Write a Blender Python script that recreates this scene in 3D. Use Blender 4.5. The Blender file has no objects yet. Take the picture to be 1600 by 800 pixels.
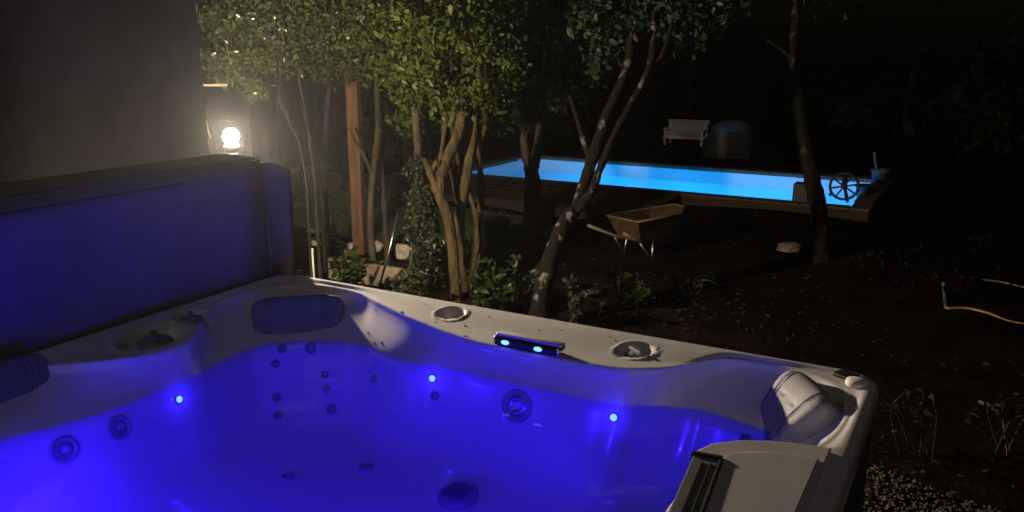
import bpy, bmesh, math, random
import numpy as np
from mathutils import Vector, Matrix
from mathutils.bvhtree import BVHTree

rng = np.random.default_rng(7)
random.seed(7)
R = math.radians
scene = bpy.context.scene
col = scene.collection

# ------------------------------------------------------------------ camera
CAM = Vector((1.171, -1.0735, 1.72))
YAW, PITCH, FPX = R(29.4), R(14.03), 1305.0
cd = bpy.data.cameras.new("camera")
cam = bpy.data.objects.new("camera", cd)
col.objects.link(cam)
cam.location = CAM
cam.rotation_euler = (R(90) - PITCH, 0, YAW)
cd.sensor_width = 36.0
cd.lens = FPX / 1600 * 36.0
cd.clip_start, cd.clip_end = 0.05, 400
scene.camera = cam
CAMM = Matrix.Rotation(YAW, 3, 'Z') @ Matrix.Rotation(R(90) - PITCH, 3, 'X')

# ------------------------------------------------------------------ world, added fill sun, exposure
SUN_EL, SUN_AZ = R(48), R(200)
w = bpy.data.worlds.new("World")
scene.world = w
w.use_nodes = True
nt = w.node_tree
sky = nt.nodes.new('ShaderNodeTexSky')
sky.sky_type = 'NISHITA'
sky.sun_disc = False
sky.sun_elevation = R(4)
sky.sun_rotation = SUN_AZ
bg = nt.nodes['Background']
nt.links.new(sky.outputs[0], bg.inputs[0])
bg.inputs[1].default_value = 0.0006
sd = bpy.data.lights.new("ambient_fill", 'SUN')  # soft fill added from behind the camera to lift the ambient level
sd.energy = 0.10
sd.angle = R(40)
sd.color = (1.0, 0.9, 0.85)
so = bpy.data.objects.new("ambient_fill", sd)
col.objects.link(so)
_d = Vector((0.5 * math.cos(SUN_EL), -0.87 * math.cos(SUN_EL), math.sin(SUN_EL)))
so.rotation_euler = _d.to_track_quat('Z', 'Y').to_euler()
scene.view_settings.view_transform = 'Standard'
scene.view_settings.look = 'None'
scene.view_settings.exposure = 0.0
scene.view_settings.gamma = 1.0
scene.cycles.use_denoising = True
scene.cycles.max_bounces = 6
scene.cycles.transparent_max_bounces = 10
scene.cycles.sample_clamp_indirect = 4.0
scene.cycles.caustics_reflective = False
scene.cycles.caustics_refractive = False

LAMP = Vector((-1.981, 1.773, 1.306))

# ------------------------------------------------------------------ helpers
def ray(px, py):
    return (CAMM @ Vector(((px - 800) / FPX, -(py - 400) / FPX, -1.0)))

def at(px, py, z=0.0):
    d = ray(px, py)
    return CAM + d * ((z - CAM.z) / d.z)

def atd(px, py, depth):
    return CAM + ray(px, py) * depth

def tag(o, label=None, cat=None, group=None, kind=None):
    if label: o['label'] = label
    if cat: o['category'] = cat
    if group: o['group'] = group
    if kind: o['kind'] = kind
    return o

def empty(name, loc, label, cat, group=None, rz=0):
    o = bpy.data.objects.new(name, None)
    col.objects.link(o)
    o.location = loc
    o.rotation_euler = (0, 0, rz)
    o.empty_display_size = 0.1
    return tag(o, label, cat, group)

def setparent(o, parent):
    """parent while keeping the geometry where it was written (world coordinates)"""
    if parent is None: return
    bpy.context.view_layer.update()
    o.parent = parent
    o.matrix_parent_inverse = parent.matrix_world.inverted()

def link(name, me, mat, parent=None, local=False):
    o = bpy.data.objects.new(name, me)
    col.objects.link(o)
    if mat is not None and len(me.materials) == 0: me.materials.append(mat)
    if parent is not None:
        if local: o.parent = parent
        else: setparent(o, parent)
    return o

def mesh(name, verts, faces, smooth=False):
    me = bpy.data.meshes.new(name)
    me.from_pydata([tuple(v) for v in verts], [], faces)
    if smooth:
        me.polygons.foreach_set('use_smooth', [True] * len(me.polygons))
    me.update()
    return me

class MB:
    """collects shapes into one mesh"""
    def __init__(s): s.v = []; s.f = []
    def add(s, v, f):
        n = len(s.v)
        s.v += [Vector(q) for q in v]; s.f += [tuple(i + n for i in q) for q in f]; return s
    def box(s, c, size, M=None, taper=1.0):
        c = Vector(c); hx, hy, hz = [q / 2 for q in size]
        v = []
        for z in (-1, 1):
            t = taper if z > 0 else 1
            for x, y in ((-1, -1), (1, -1), (1, 1), (-1, 1)):
                q = Vector((x * hx * t, y * hy * t, z * hz))
                if M: q = M @ q
                v.append(c + q)
        return s.add(v, [(3, 2, 1, 0), (4, 5, 6, 7), (0, 1, 5, 4), (1, 2, 6, 5), (2, 3, 7, 6), (3, 0, 4, 7)])
    def bbox(s, c, size, b=0.01, M=None):
        """box with chamfered edges"""
        bm = bmesh.new(); bmesh.ops.create_cube(bm, size=1)
        for q in bm.verts: q.co = Vector((q.co.x * size[0], q.co.y * size[1], q.co.z * size[2]))
        bmesh.ops.bevel(bm, geom=bm.edges[:], offset=b, segments=2, affect='EDGES', profile=0.6)
        bm.verts.ensure_lookup_table()
        v = [Vector(c) + (M @ q.co if M else q.co) for q in bm.verts]
        f = [tuple(q.index for q in p.verts) for p in bm.faces]
        bm.free(); return s.add(v, f)
    def tube(s, pts, rad, n=8, jit=0.0, cap=True):
        pts = [Vector(p) for p in pts]
        if not hasattr(rad, '__len__'): rad = [rad] * len(pts)
        rings = []; up = Vector((0, 0, 1)); prev = None
        for i, p in enumerate(pts):
            a = pts[max(i - 1, 0)]; b = pts[min(i + 1, len(pts) - 1)]
            t = (b - a).normalized()
            if prev is None:
                x = t.cross(up)
                if x.length < .1: x = t.cross(Vector((0, 1, 0)))
            else: x = prev - t * prev.dot(t)
            x.normalize(); y = t.cross(x); prev = x
            rings.append([p + (x * math.cos(k * 2 * math.pi / n) + y * math.sin(k * 2 * math.pi / n)) * rad[i] *
                          (1 + jit * random.uniform(-1, 1)) for k in range(n)])
        v = [q for r in rings for q in r]; f = []
        for i in range(len(pts) - 1):
            for k in range(n):
                f.append((i * n + k, i * n + (k + 1) % n, (i + 1) * n + (k + 1) % n, (i + 1) * n + k))
        if cap:
            f.append(tuple(range(n))[::-1]); f.append(tuple((len(pts) - 1) * n + k for k in range(n)))
        return s.add(v, f)
    def lathe(s, c, prof, n=20, M=None, cap=False):
        c = Vector(c); v = []; f = []
        for r, z in prof:
            for k in range(n):
                q = Vector((r * math.cos(k * 2 * math.pi / n), r * math.sin(k * 2 * math.pi / n), z))
                v.append(c + (M @ q if M else q))
        for i in range(len(prof) - 1):
            for k in range(n):
                f.append((i * n + k, i * n + (k + 1) % n, (i + 1) * n + (k + 1) % n, (i + 1) * n + k))
        if cap:
            f.append(tuple(range(n))[::-1]); f.append(tuple((len(prof) - 1) * n + k for k in range(n)))
        return s.add(v, f)
    def build(s, name, mat, parent=None, smooth=False):
        return link(name, mesh(name, s.v, s.f, smooth), mat, parent)

def frame_from(n, up=Vector((0, 0, 1))):
    n = n.normalized(); x = up.cross(n)
    if x.length < 1e-3: x = Vector((1, 0, 0))
    x.normalize(); y = n.cross(x)
    return Matrix((x, y, n)).transposed()

def spline(pts, n):
    """closed Catmull-Rom"""
    P = np.array(pts, float); m = len(P); out = []
    for i in range(m):
        p0, p1, p2, p3 = P[i - 1], P[i], P[(i + 1) % m], P[(i + 2) % m]
        for t in np.linspace(0, 1, n, endpoint=False):
            out.append(.5 * ((2 * p1) + (-p0 + p2) * t + (2 * p0 - 5 * p1 + 4 * p2 - p3) * t ** 2 + (-p0 + 3 * p1 - 3 * p2 + p3) * t ** 3))
    return np.array(out)

def curve_pts(pts, n=6):
    """open Catmull-Rom through tuples of any length"""
    P = np.array(pts, float); P = np.vstack([2 * P[0] - P[1], P, 2 * P[-1] - P[-2]]); out = []
    for i in range(1, len(P) - 2):
        for t in np.linspace(0, 1, n, endpoint=False):
            p0, p1, p2, p3 = P[i - 1], P[i], P[i + 1], P[i + 2]
            out.append(.5 * ((2 * p1) + (-p0 + p2) * t + (2 * p0 - 5 * p1 + 4 * p2 - p3) * t ** 2 + (-p0 + 3 * p1 - 3 * p2 + p3) * t ** 3))
    out.append(P[-2]); return np.array(out)

# ------------------------------------------------------------------ materials
def mat(name, c1, c2=None, rough=0.6, scale=8.0, bump=0.0, bscale=None, metal=0.0, spec=0.5, stretch=(1, 1, 1),
        coat=0.0, detail=6, lo=0.35, hi=0.65):
    m = bpy.data.materials.new(name); m.use_nodes = True
    n = m.node_tree.nodes; l = m.node_tree.links; b = n['Principled BSDF']
    b.inputs['Roughness'].default_value = rough
    b.inputs['Metallic'].default_value = metal
    b.inputs['Specular IOR Level'].default_value = spec
    b.inputs['Coat Weight'].default_value = coat
    b.inputs['Base Color'].default_value = (*c1, 1)
    tc = n.new('ShaderNodeTexCoord'); mp = n.new('ShaderNodeMapping')
    mp.inputs['Scale'].default_value = stretch
    l.new(tc.outputs['Object'], mp.inputs[0])
    if c2 is not None:
        t = n.new('ShaderNodeTexNoise'); t.inputs['Scale'].default_value = scale; t.inputs['Detail'].default_value = detail
        l.new(mp.outputs[0], t.inputs['Vector'])
        r = n.new('ShaderNodeValToRGB')
        r.color_ramp.elements[0].position = lo; r.color_ramp.elements[1].position = hi
        r.color_ramp.elements[0].color = (*c1, 1); r.color_ramp.elements[1].color = (*c2, 1)
        l.new(t.outputs[0], r.inputs[0]); l.new(r.outputs[0], b.inputs['Base Color'])
    if bump > 0:
        t2 = n.new('ShaderNodeTexNoise'); t2.inputs['Scale'].default_value = bscale or scale * 3; t2.inputs['Detail'].default_value = 5
        l.new(mp.outputs[0], t2.inputs['Vector'])
        bp = n.new('ShaderNodeBump'); bp.inputs['Strength'].default_value = bump; bp.inputs['Distance'].default_value = 0.02
        l.new(t2.outputs[0], bp.inputs['Height']); l.new(bp.outputs[0], b.inputs['Normal'])
    return m

def leafmat(name, c1, c2, rough=0.35, trans=0.35):
    m = mat(name, c1, c2, rough, scale=3.0, lo=.3, hi=.7, spec=.2)
    n = m.node_tree.nodes; l = m.node_tree.links; b = n['Principled BSDF']
    out = n['Material Output']
    t = n.new('ShaderNodeBsdfTranslucent'); mx = n.new('ShaderNodeMixShader'); mx.inputs[0].default_value = trans
    src = b.inputs['Base Color'].links[0].from_socket
    l.new(src, t.inputs[0]); l.new(b.outputs[0], mx.inputs[1]); l.new(t.outputs[0], mx.inputs[2]); l.new(mx.outputs[0], out.inputs[0])
    return m

def emit(name, c, s):
    m = bpy.data.materials.new(name); m.use_nodes = True
    n = m.node_tree.nodes; n.remove(n['Principled BSDF'])
    e = n.new('ShaderNodeEmission'); e.inputs[0].default_value = (*c, 1); e.inputs[1].default_value = s
    m.node_tree.links.new(e.outputs[0], n['Material Output'].inputs[0]); return m

def watermat(name, tint, bump, scale, cloudy=0.0):
    m = bpy.data.materials.new(name); m.use_nodes = True
    n = m.node_tree.nodes; l = m.node_tree.links; n.remove(n['Principled BSDF'])
    tr = n.new('ShaderNodeBsdfTransparent'); tr.inputs[0].default_value = (*tint, 1)
    gl = n.new('ShaderNodeBsdfGlossy'); gl.inputs['Roughness'].default_value = 0.03
    fr = n.new('ShaderNodeFresnel'); fr.inputs[0].default_value = 1.33
    t = n.new('ShaderNodeTexNoise'); t.inputs['Scale'].default_value = scale; t.inputs['Detail'].default_value = 2
    tc = n.new('ShaderNodeTexCoord'); l.new(tc.outputs['Object'], t.inputs['Vector'])
    bp = n.new('ShaderNodeBump'); bp.inputs['Strength'].default_value = bump; bp.inputs['Distance'].default_value = 0.02
    l.new(t.outputs[0], bp.inputs['Height']); l.new(bp.outputs[0], gl.inputs['Normal'])
    mx = n.new('ShaderNodeMixShader')
    l.new(fr.outputs[0], mx.inputs[0]); l.new(tr.outputs[0], mx.inputs[1]); l.new(gl.outputs[0], mx.inputs[2])
    l.new(mx.outputs[0], n['Material Output'].inputs[0])
    if cloudy:
        vs = n.new('ShaderNodeVolumeScatter'); vs.inputs['Color'].default_value = (.85, .85, 1, 1); vs.inputs['Density'].default_value = cloudy; vs.inputs['Anisotropy'].default_value = .2
        l.new(vs.outputs[0], n['Material Output'].inputs['Volume'])
    return m

M = {}
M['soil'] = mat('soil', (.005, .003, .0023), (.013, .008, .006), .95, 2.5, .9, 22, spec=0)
M['lawn'] = mat('lawn_soil', (.03, .045, .018), (.05, .06, .028), .95, 5, .6, 40, spec=.2)
M['grass'] = leafmat('grass_blade', (.035, .07, .02), (.06, .10, .03), .6, .3)
M['pebble'] = mat('pebble', (.035, .026, .019), (.12, .09, .066), .8, 26, lo=.4, hi=.62)
M['acrylic'] = mat('acrylic', (.67, .65, .655), (.72, .70, .70), .16, 30, coat=.15)
M['cabinet'] = mat('cabinet', (.035, .033, .036), (.05, .046, .048), .55, 6, .2, 40, stretch=(1, 1, .2))
M['vinyl'] = mat('vinyl', (.15, .15, .165), (.19, .19, .205), .5, 5, .2, 140)
M['vinyl_dark'] = mat('vinyl_dark', (.04, .04, .045), (.055, .055, .06), .6, 14, .25, 160)
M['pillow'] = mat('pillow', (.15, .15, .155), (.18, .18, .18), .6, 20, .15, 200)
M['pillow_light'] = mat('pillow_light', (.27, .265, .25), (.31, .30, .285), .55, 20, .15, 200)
M['grey_plastic'] = mat('grey_plastic', (.19, .19, .20), (.23, .23, .24), .4, 20)
M['black_plastic'] = mat('black_plastic', (.010, .010, .011), (.018, .018, .02), .55, 20)
M['lid'] = mat('filter_lid', (.60, .57, .58), (.65, .62, .63), .3, 20)
M['jet_ring'] = mat('jet_ring', (.30, .30, .31), (.34, .34, .35), .35, 20)
M['chrome'] = mat('chrome', (.75, .75, .77), None, .12, metal=1.0)
M['steel'] = mat('steel', (.4, .4, .4), (.5, .48, .45), .4, 20, metal=1.0)
M['stainless_jet'] = mat('jet_steel', (.35, .36, .4), None, .3, metal=1.0)
M['plaster'] = mat('plaster', (.028, .026, .028), (.15, .14, .142), .9, .75, .4, 30, stretch=(1, 1, .6), detail=12, lo=.42, hi=.58)
M['wood_post'] = mat('wood_post', (.07, .036, .017), (.12, .066, .03), .7, 8, .4, 40, stretch=(6, 6, .5), spec=.08)
M['deck'] = mat('deck_wood', (.032, .021, .015), (.056, .037, .026), .75, 5, .4, 40, stretch=(.4, 6, 6), spec=.08)
M['old_wood'] = mat('old_wood', (.11, .085, .06), (.19, .15, .105), .8, 8, .4, 40, stretch=(1, 1, 1), spec=.08)
M['shed_wood'] = mat('shed_wood', (.006, .011, .012), (.012, .018, .02), .8, 4, .4, 40, stretch=(4, 4, .4), spec=.08)
M['shed_roof'] = mat('shed_roof', (.06, .03, .016), (.09, .045, .025), .8, 6, .3, 30)
M['bark_warm'] = mat('bark_warm', (.018, .013, .006), (.056, .039, .017), .85, 16, 1.0, 45, stretch=(1, 1, .3), spec=.08)
M['bark_grey'] = mat('bark_grey', (.022, .018, .012), (.05, .041, .029), .9, 12, .9, 30, stretch=(1, 1, .4), spec=.08)
M['bark_lichen'] = mat('bark_lichen', (.006, .005, .004), (.10, .09, .075), .9, 14, .8, 30, stretch=(1, 1, .6), lo=.58, hi=.70, spec=.08)
M['leaf_bright'] = leafmat('leaf_bright', (.018, .032, .005), (.055, .075, .010), .5, .4)
M['leaf_mid'] = leafmat('leaf_mid', (.015, .026, .006), (.034, .048, .012), .42, .35)
M['leaf_dark'] = leafmat('leaf_dark', (.012, .022, .008), (.026, .038, .015), .5, .3)
M['leaf_gloss'] = leafmat('leaf_gloss', (.03, .042, .012), (.06, .072, .022), .2, .3)
M['leaf_ivy'] = leafmat('leaf_ivy', (.012, .019, .007), (.03, .037, .014), .4, .2)
M['litter'] = leafmat('litter', (.008, .005, .0035), (.03, .019, .012), .8, .2)
M['stone'] = mat('stone', (.25, .20, .16), (.42, .35, .28), .85, 14, .8, 40)
M['rust'] = mat('rust', (.032, .018, .009), (.07, .038, .018), .7, 14, .3, 40, spec=.08)
M['rust_dark'] = mat('rust_dark', (.06, .045, .03), (.11, .085, .055), .7, 14, .3, 40)
M['bark_black'] = mat('bark_black', (.010, .008, .006), (.09, .08, .065), .95, 14, .8, 30, stretch=(1, 1, .6), lo=.60, hi=.70, spec=.08)
M['bark_thin'] = mat('bark_thin', (.012, .010, .007), (.03, .025, .018), .9, 12, .8, 30, stretch=(1, 1, .4), spec=.05)
M['rubber'] = mat('rubber', (.02, .02, .02), (.035, .035, .035), .8, 20)
M['white_paint'] = mat('white_paint', (.78, .76, .72), (.85, .83, .80), .5, 10)
M['tarp'] = mat('tarp', (.12, .118, .112), (.16, .157, .15), .95, 6, .3, 20)
M['liner'] = mat('pool_liner', (.45, .70, .80), (.50, .74, .84), .45, 6)
M['coping'] = mat('coping', (.06, .044, .033), (.11, .082, .06), .8, 8, .4, 40)
M['hose'] = mat('hose_yellow', (.26, .17, .05), (.32, .22, .07), .5, 20)
M['hose_grey'] = mat('hose_grey', (.08, .085, .08), (.11, .115, .11), .5, 20)
M['pot'] = mat('pot_grey', (.07, .08, .08), (.11, .12, .12), .7, 12, .2, 40)
M['terracotta'] = mat('terracotta', (.30, .14, .08), (.36, .19, .11), .8, 12, .3, 40)
M['tub_water'] = watermat('tub_water', (.93, .93, .98), .30, 3.5, .65)
M['pool_water'] = watermat('pool_water', (.85, .95, .98), .35, 2.2)
M['droplet'] = mat('droplet', (.68, .66, .66), None, .03, coat=1.0)
M['led'] = emit('led_emitter', (.22, .56, 1.0), 1.6)
M['bulb'] = emit('bulb_emitter', (1.0, .82, .59), 10500)
M['pool_led'] = emit('pool_led_emitter', (.2, .75, 1.0), 2.0)

# ------------------------------------------------------------------ ground
PX0, PX1, PY0, PY1 = -4.95, 0.03, 8.22, 10.30      # pool opening
ZC = 0.10                                          # coping / deck level
def hnoise(x, y):
    return (.022 * np.sin(1.3 * x + .4) * np.sin(1.1 * y + 1.0) + .012 * np.sin(3.1 * x + 2 * y) + .008 * np.sin(6.3 * y - 2.1 * x))

def build_ground():
    def axis(lo, hi, a, b, extra):
        v = np.concatenate([np.linspace(lo, a, 30)[:-1], np.arange(a, b, .22), np.linspace(b, hi, 30), np.array(extra)])
        v = np.unique(np.round(v, 4)); keep = [v[0]]
        for q in v[1:]:
            if q - keep[-1] < .03:
                if any(abs(q - e) < 1e-6 for e in extra): keep[-1] = q
            else: keep.append(q)
        return np.array(keep)
    xs = axis(-90, 90, -10, 6, [PX0 - .1, PX1 + .1]); ys = axis(-40, 140, -3, 16, [PY0 - .1, PY1 + .1])
    X, Y = np.meshgrid(xs, ys)
    near = np.clip((X + 1.6) * 0 + (np.hypot(X, Y) - 1.6) / 1.0, 0, 1)
    Z = hnoise(X, Y) * near
    v = np.stack([X.ravel(), Y.ravel(), Z.ravel()], 1); nx = len(xs); f = []
    for j in range(len(ys) - 1):
        for i in range(nx - 1):
            cx, cy = (xs[i] + xs[i + 1]) / 2, (ys[j] + ys[j + 1]) / 2
            if PX0 - .1 < cx < PX1 + .1 and PY0 - .1 < cy < PY1 + .1: continue
            f.append((j * nx + i, j * nx + i + 1, (j + 1) * nx + i + 1, (j + 1) * nx + i))
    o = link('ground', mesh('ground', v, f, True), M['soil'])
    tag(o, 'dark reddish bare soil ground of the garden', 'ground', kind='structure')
build_ground()

def inpoly(x, y, poly):
    c = np.zeros(len(x), bool); n = len(poly)
    for i in range(n):
        x1, y1 = poly[i]; x2, y2 = poly[(i + 1) % n]
        k = ((y1 > y) != (y2 > y)) & (x < (x2 - x1) * (y - y1) / (y2 - y1 + 1e-12) + x1); c ^= k
    return c

LAWN = [(-7.5, 5.0), (-4.35, 4.85), (-3.1, 4.75), (-2.55, 5.3), (-2.3, 5.95), (-2.6, 6.3), (-3.8, 6.35), (-5.2, 7.6), (-7.5, 8.4)]
def build_lawn():
    xs = np.arange(-7.6, -2.2, .2); ys = np.arange(4.6, 8.6, .2); v = []; f = []; idx = {}
    for i, x in enumerate(xs):
        for j, y in enumerate(ys):
            if inpoly(np.array([x + .1]), np.array([y + .1]), LAWN)[0]:
                q = []
                for a, b in ((i, j), (i + 1, j), (i + 1, j + 1), (i, j + 1)):
                    if (a, b) not in idx:
                        X, Y = xs[0] + a * .2, ys[0] + b * .2
                        idx[(a, b)] = len(v); v.append((X, Y, float(hnoise(X, Y)) + .012))
                    q.append(idx[(a, b)])
                f.append(tuple(q))
    tag(link('lawn', mesh('lawn', v, f, True), M['lawn']), 'patch of dark green lawn between the trees and the deck', 'lawn', kind='structure')
    n = 26000
    x = rng.uniform(-7.5, -2.3, n); y = rng.uniform(4.7, 8.4, n); k = inpoly(x, y, LAWN); x, y = x[k], y[k]
    z = hnoise(x, y) + .01; a = rng.uniform(0, 2 * math.pi, len(x)); h = rng.uniform(.02, .05, len(x)); ln = rng.normal(0, .015, (len(x), 2))
    dx, dy = np.cos(a) * .004, np.sin(a) * .004
    V = np.stack([np.stack([x - dx, y - dy, z], 1), np.stack([x + dx, y + dy, z], 1), np.stack([x + ln[:, 0], y + ln[:, 1], z + h], 1)], 1).reshape(-1, 3)
    F = np.arange(len(V)).reshape(-1, 3)
    tag(link('grass', mesh('grass', V, [tuple(q) for q in F]), M['grass']), 'short green grass blades of the lawn', 'grass', kind='stuff')
build_lawn()

def build_gravel():
    n = 20000
    x = rng.uniform(.3, 3.0, n); y = rng.uniform(.9, 2.75, n)
    lim = 2.42 + .10 * np.sin(3 * x) - .03 * rng.random(n) * 8 * (rng.random(n) < .12)
    k = (y < lim) & ~((x < 1.06) & (y < 1.06)); x, y = x[k], y[k]; n = len(x)
    base = np.array([(1, 0, 0), (-1, 0, 0), (0, 1, 0), (0, -1, 0), (0, 0, 1), (0, 0, -1)], float)
    F0 = [(0, 2, 4), (2, 1, 4), (1, 3, 4), (3, 0, 4), (2, 0, 5), (1, 2, 5), (3, 1, 5), (0, 3, 5)]
    s = rng.uniform(.004, .010, (n, 1, 1)) * rng.uniform(.6, 1.3, (n, 1, 3)); s[:, :, 2] *= .75
    V = base[None] * s * rng.uniform(.8, 1.2, (n, 6, 1)); a = rng.uniform(0, 6.28, n); c, d = np.cos(a)[:, None], np.sin(a)[:, None]
    V[:, :, 0], V[:, :, 1] = V[:, :, 0] * c - V[:, :, 1] * d, V[:, :, 0] * d + V[:, :, 1] * c
    V += np.stack([x, y, hnoise(x, y) * np.clip(np.hypot(x, y) - 1.6, 0, 1) + .006 + rng.random(n) * .008], 1)[:, None, :]
    F = (np.array(F0)[None] + (np.arange(n) * 6)[:, None, None]).reshape(-1, 3)
    tag(link('gravel', mesh('gravel', V.reshape(-1, 3), [tuple(q) for q in F]), M['pebble']), 'pale gravel beside the far corner of the hot tub', 'gravel', kind='stuff')
build_gravel()

# leaves ---------------------------------------------------------------
LEAF = np.array([(0, 0, 0), (-.26, .30, .07), (-.22, .68, .05), (0, 1, -.06), (.22, .68, .05), (.26, .30, .07), (0, .5, 0)], float)
LEAF_F = [(0, 6, 1), (1, 6, 2), (2, 6, 3), (3, 6, 4), (4, 6, 5), (5, 6, 0)]
LEAF4 = np.array([(0, 0, 0), (-.27, .45, .07), (0, 1, -.04), (.27, .45, .07)], float)
LEAF4_F = [(0, 2, 1), (0, 3, 2)]
def leaf_arrays(pos, size, droop=.3, simple=False, dirs=None):
    n = len(pos); B, FF = (LEAF4, LEAF4_F) if simple else (LEAF, LEAF_F)
    d = rng.normal(0, 1, (n, 3)) if dirs is None else dirs + rng.normal(0, .45, (n, 3))
    d[:, 2] -= droop; d /= np.linalg.norm(d, axis=1)[:, None]
    u = rng.normal(0, 1, (n, 3)); u[:, 2] += .8
    x = np.cross(d, u); x /= np.linalg.norm(x, axis=1)[:, None] + 1e-9; z = np.cross(x, d)
    s = (size * rng.uniform(.35, 1.35, n))[:, None, None]
    V = pos[:, None, :] + s * (B[None, :, 0:1] * x[:, None] + B[None, :, 1:2] * d[:, None] + B[None, :, 2:3] * z[:, None])
    F = (np.array(FF)[None] + (np.arange(n) * len(B))[:, None, None]).reshape(-1, 3)
    return V.reshape(-1, 3), F

def fastmesh(name, V, F):
    me = bpy.data.meshes.new(name)
    me.vertices.add(len(V)); me.vertices.foreach_set('co', V.astype(np.float32).ravel())
    me.loops.add(F.size); me.loops.foreach_set('vertex_index', F.astype(np.int32).ravel())
    me.polygons.add(len(F)); me.polygons.foreach_set('loop_start', np.arange(0, F.size, 3, dtype=np.int32))
    me.polygons.foreach_set('loop_total', np.full(len(F), 3, np.int32)) if False else None
    me.update(calc_edges=True); me.validate(); return me

def build_litter():
    n = 9000
    x = rng.uniform(-4, 3.2, n); y = rng.uniform(1.6, 7.8, n)
    dens = np.sin(1.7 * x + 1.1 * y) * np.sin(2.3 * y - .8 * x + 1) + .5 * np.sin(5 * x) * np.sin(4.3 * y)
    k = ~inpoly(x, y, LAWN) & (rng.random(n) < np.clip(.25 + .75 * dens, .04, 1)); x, y = x[k], y[k]
    pos = np.stack([x, y, hnoise(x, y) + .012], 1)
    dirs = np.stack([rng.normal(0, 1, len(x)), rng.normal(0, 1, len(x)), rng.normal(.1, .12, len(x))], 1)
    V, F = leaf_arrays(pos, .035, 0, True, dirs)
    tag(link('leaf_litter', fastmesh('leaf_litter', V, F), M['litter']), 'dry fallen leaves scattered on the soil', 'leaf litter', kind='stuff')
build_litter()

# ------------------------------------------------------------------ hot tub
S, YC, ZR, ZW = 1.02, 0.085, 0.92, 0.81
tub = empty('hot_tub', (0, 0, 0), 'cream acrylic hot tub glowing blue from lights under its water', 'hot tub')
WATER = [(.745, 0), (.745, .36), (.77, .47), (.85, .60), (.89, .70), (.88, .80), (.82, .85), (.749, .868), (.66, .892), (.592, .898), (.49, .87), (.407, .832),
         (.203, .822), (.083, .821), (-.071, .826), (-.20, .81), (-.30, .81), (-.468, .848), (-.593, .813), (-.673, .754), (-.727, .671), (-.725, .54), (-.706, .40),
         (-.707, .166), (-.737, .03), (-.784, -.085), (-.83, -.3), (-.83, -.62), (-.72, -.78), (-.4, -.81), (0, -.80), (.4, -.81), (.70, -.78), (.82, -.66), (.80, -.5), (.745, -.40)]
LEDGE = [(.75, 0), (.75, .38), (.775, .49), (.90, .57), (.955, .70), (.96, .88), (.91, .99), (.81, 1.045), (.70, 1.05), (.63, 1.03), (.585, .99), (.543, .928), (.493, .874), (.391, .826),
         (.209, .811), (.018, .828), (-.131, .856), (-.278, .90), (-.371, .935), (-.492, .985), (-.62, 1.035), (-.78, 1.04), (-.90, .98), (-.95, .84), (-.93, .70), (-.84, .57), (-.74, .44),
         (-.735, .33), (-.80, .22), (-.90, .10), (-.95, -.03), (-.955, -.6), (-.90, -.80), (-.6, -.865), (.6, -.865), (.88, -.82), (.93, -.60), (.80, -.48), (.75, -.42)]
NT = 900
TH = np.linspace(0, 2 * math.pi, NT, endpoint=False)
def polar(pts):
    P = spline(pts, 24); a = np.arctan2(P[:, 1], P[:, 0]) % (2 * math.pi); r = np.hypot(P[:, 0], P[:, 1])
    o = np.argsort(a); return np.interp(TH, a[o], r[o], period=2 * math.pi)
rB, rL = polar(WATER), polar(LEDGE)
rL = np.maximum(rL, rB + .006)
def rrect(s, rad):
    P = []
    for cx, cy, a0 in ((s - rad, s - rad, 0), (rad - s, s - rad, 90), (rad - s, rad - s, 180), (s - rad, rad - s, 270)):
        for k in range(31):
            t = R(a0 + 3 * k); P.append((cx + rad * math.cos(t), YC + cy + rad * math.sin(t)))
    Q = []
    for k in range(len(P)):
        a, b = np.array(P[k]), np.array(P[(k + 1) % len(P)])
        m = max(1, int(np.linalg.norm(b - a) / .004))
        Q += [a + (b - a) * i / m for i in range(m)]
    Q = np.array(Q); a = np.arctan2(Q[:, 1], Q[:, 0]) % (2 * math.pi); o = np.argsort(a)
    return np.interp(TH, a[o], np.hypot(Q[:, 0], Q[:, 1])[o], period=2 * math.pi)
rO = rrect(S, .085)
# ledge height: dips on the far and left bar tops, rim level elsewhere
cosT, sinT = np.cos(TH), np.sin(TH)
far = np.exp(-((rL * cosT - .10) / .36) ** 4) * (sinT > .3)
lft = np.exp(-((rL * sinT - .42) / .22) ** 4) * (cosT < -.3)
fil = ((rL * cosT > .70) & (np.abs(rL * sinT) < .52)).astype(float)
cor = np.clip(1 - far - lft - fil, 0, 1)
zL = ZR - .014 * far - .014 * lft - .008 * cor - .002 * fil
def ss(t): t = np.clip(t, 0, 1); return t * t * (3 - 2 * t)
rings = []
def ring(r, z): rings.append((r * np.ones(NT), z * np.ones(NT)))
ring(rO - .012, ZR - .075); ring(rO - .002, ZR - .07); ring(rO, ZR - .055); ring(rO, ZR - .028); ring(rO - .003, ZR - .014)
ring(rO - .009, ZR - .005); ring(rO - .018, ZR - .001); ring(rO - .028, ZR)
rI = rO - .034
for k in range(1, 19):                                   # bar top: from the rim down to the ledge edge
    t = k / 19; r = rI + (rL + .016 - rI) * t
    ring(r, ZR + (zL - ZR) * ss(t * 1.25))
ring(rL + .012, zL - .0005); ring(rL + .007, zL - .002); ring(rL + .003, zL - .006); ring(rL, zL - .013)
rW = rB + .0
for t in (.12, .26, .42, .58, .74, .88, 1.0):
    z0 = zL - .013
    ring(rL + (rW - rL) * (t * (1 - .55 * cor) + .55 * cor * ss(t) ** 1.0), z0 + (ZW - .01 - z0) * t)
seat = .47 + .05 * np.sin(2 * TH + .5)
prof = [(.006, .775), (.016, .73), (.03, .67), (.05, .60), (.075, .55), (.11, .51), (.16, .49)]
for dr, z in prof: ring(rB - dr, z)
rF = .40 + .03 * np.cos(4 * TH)
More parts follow.
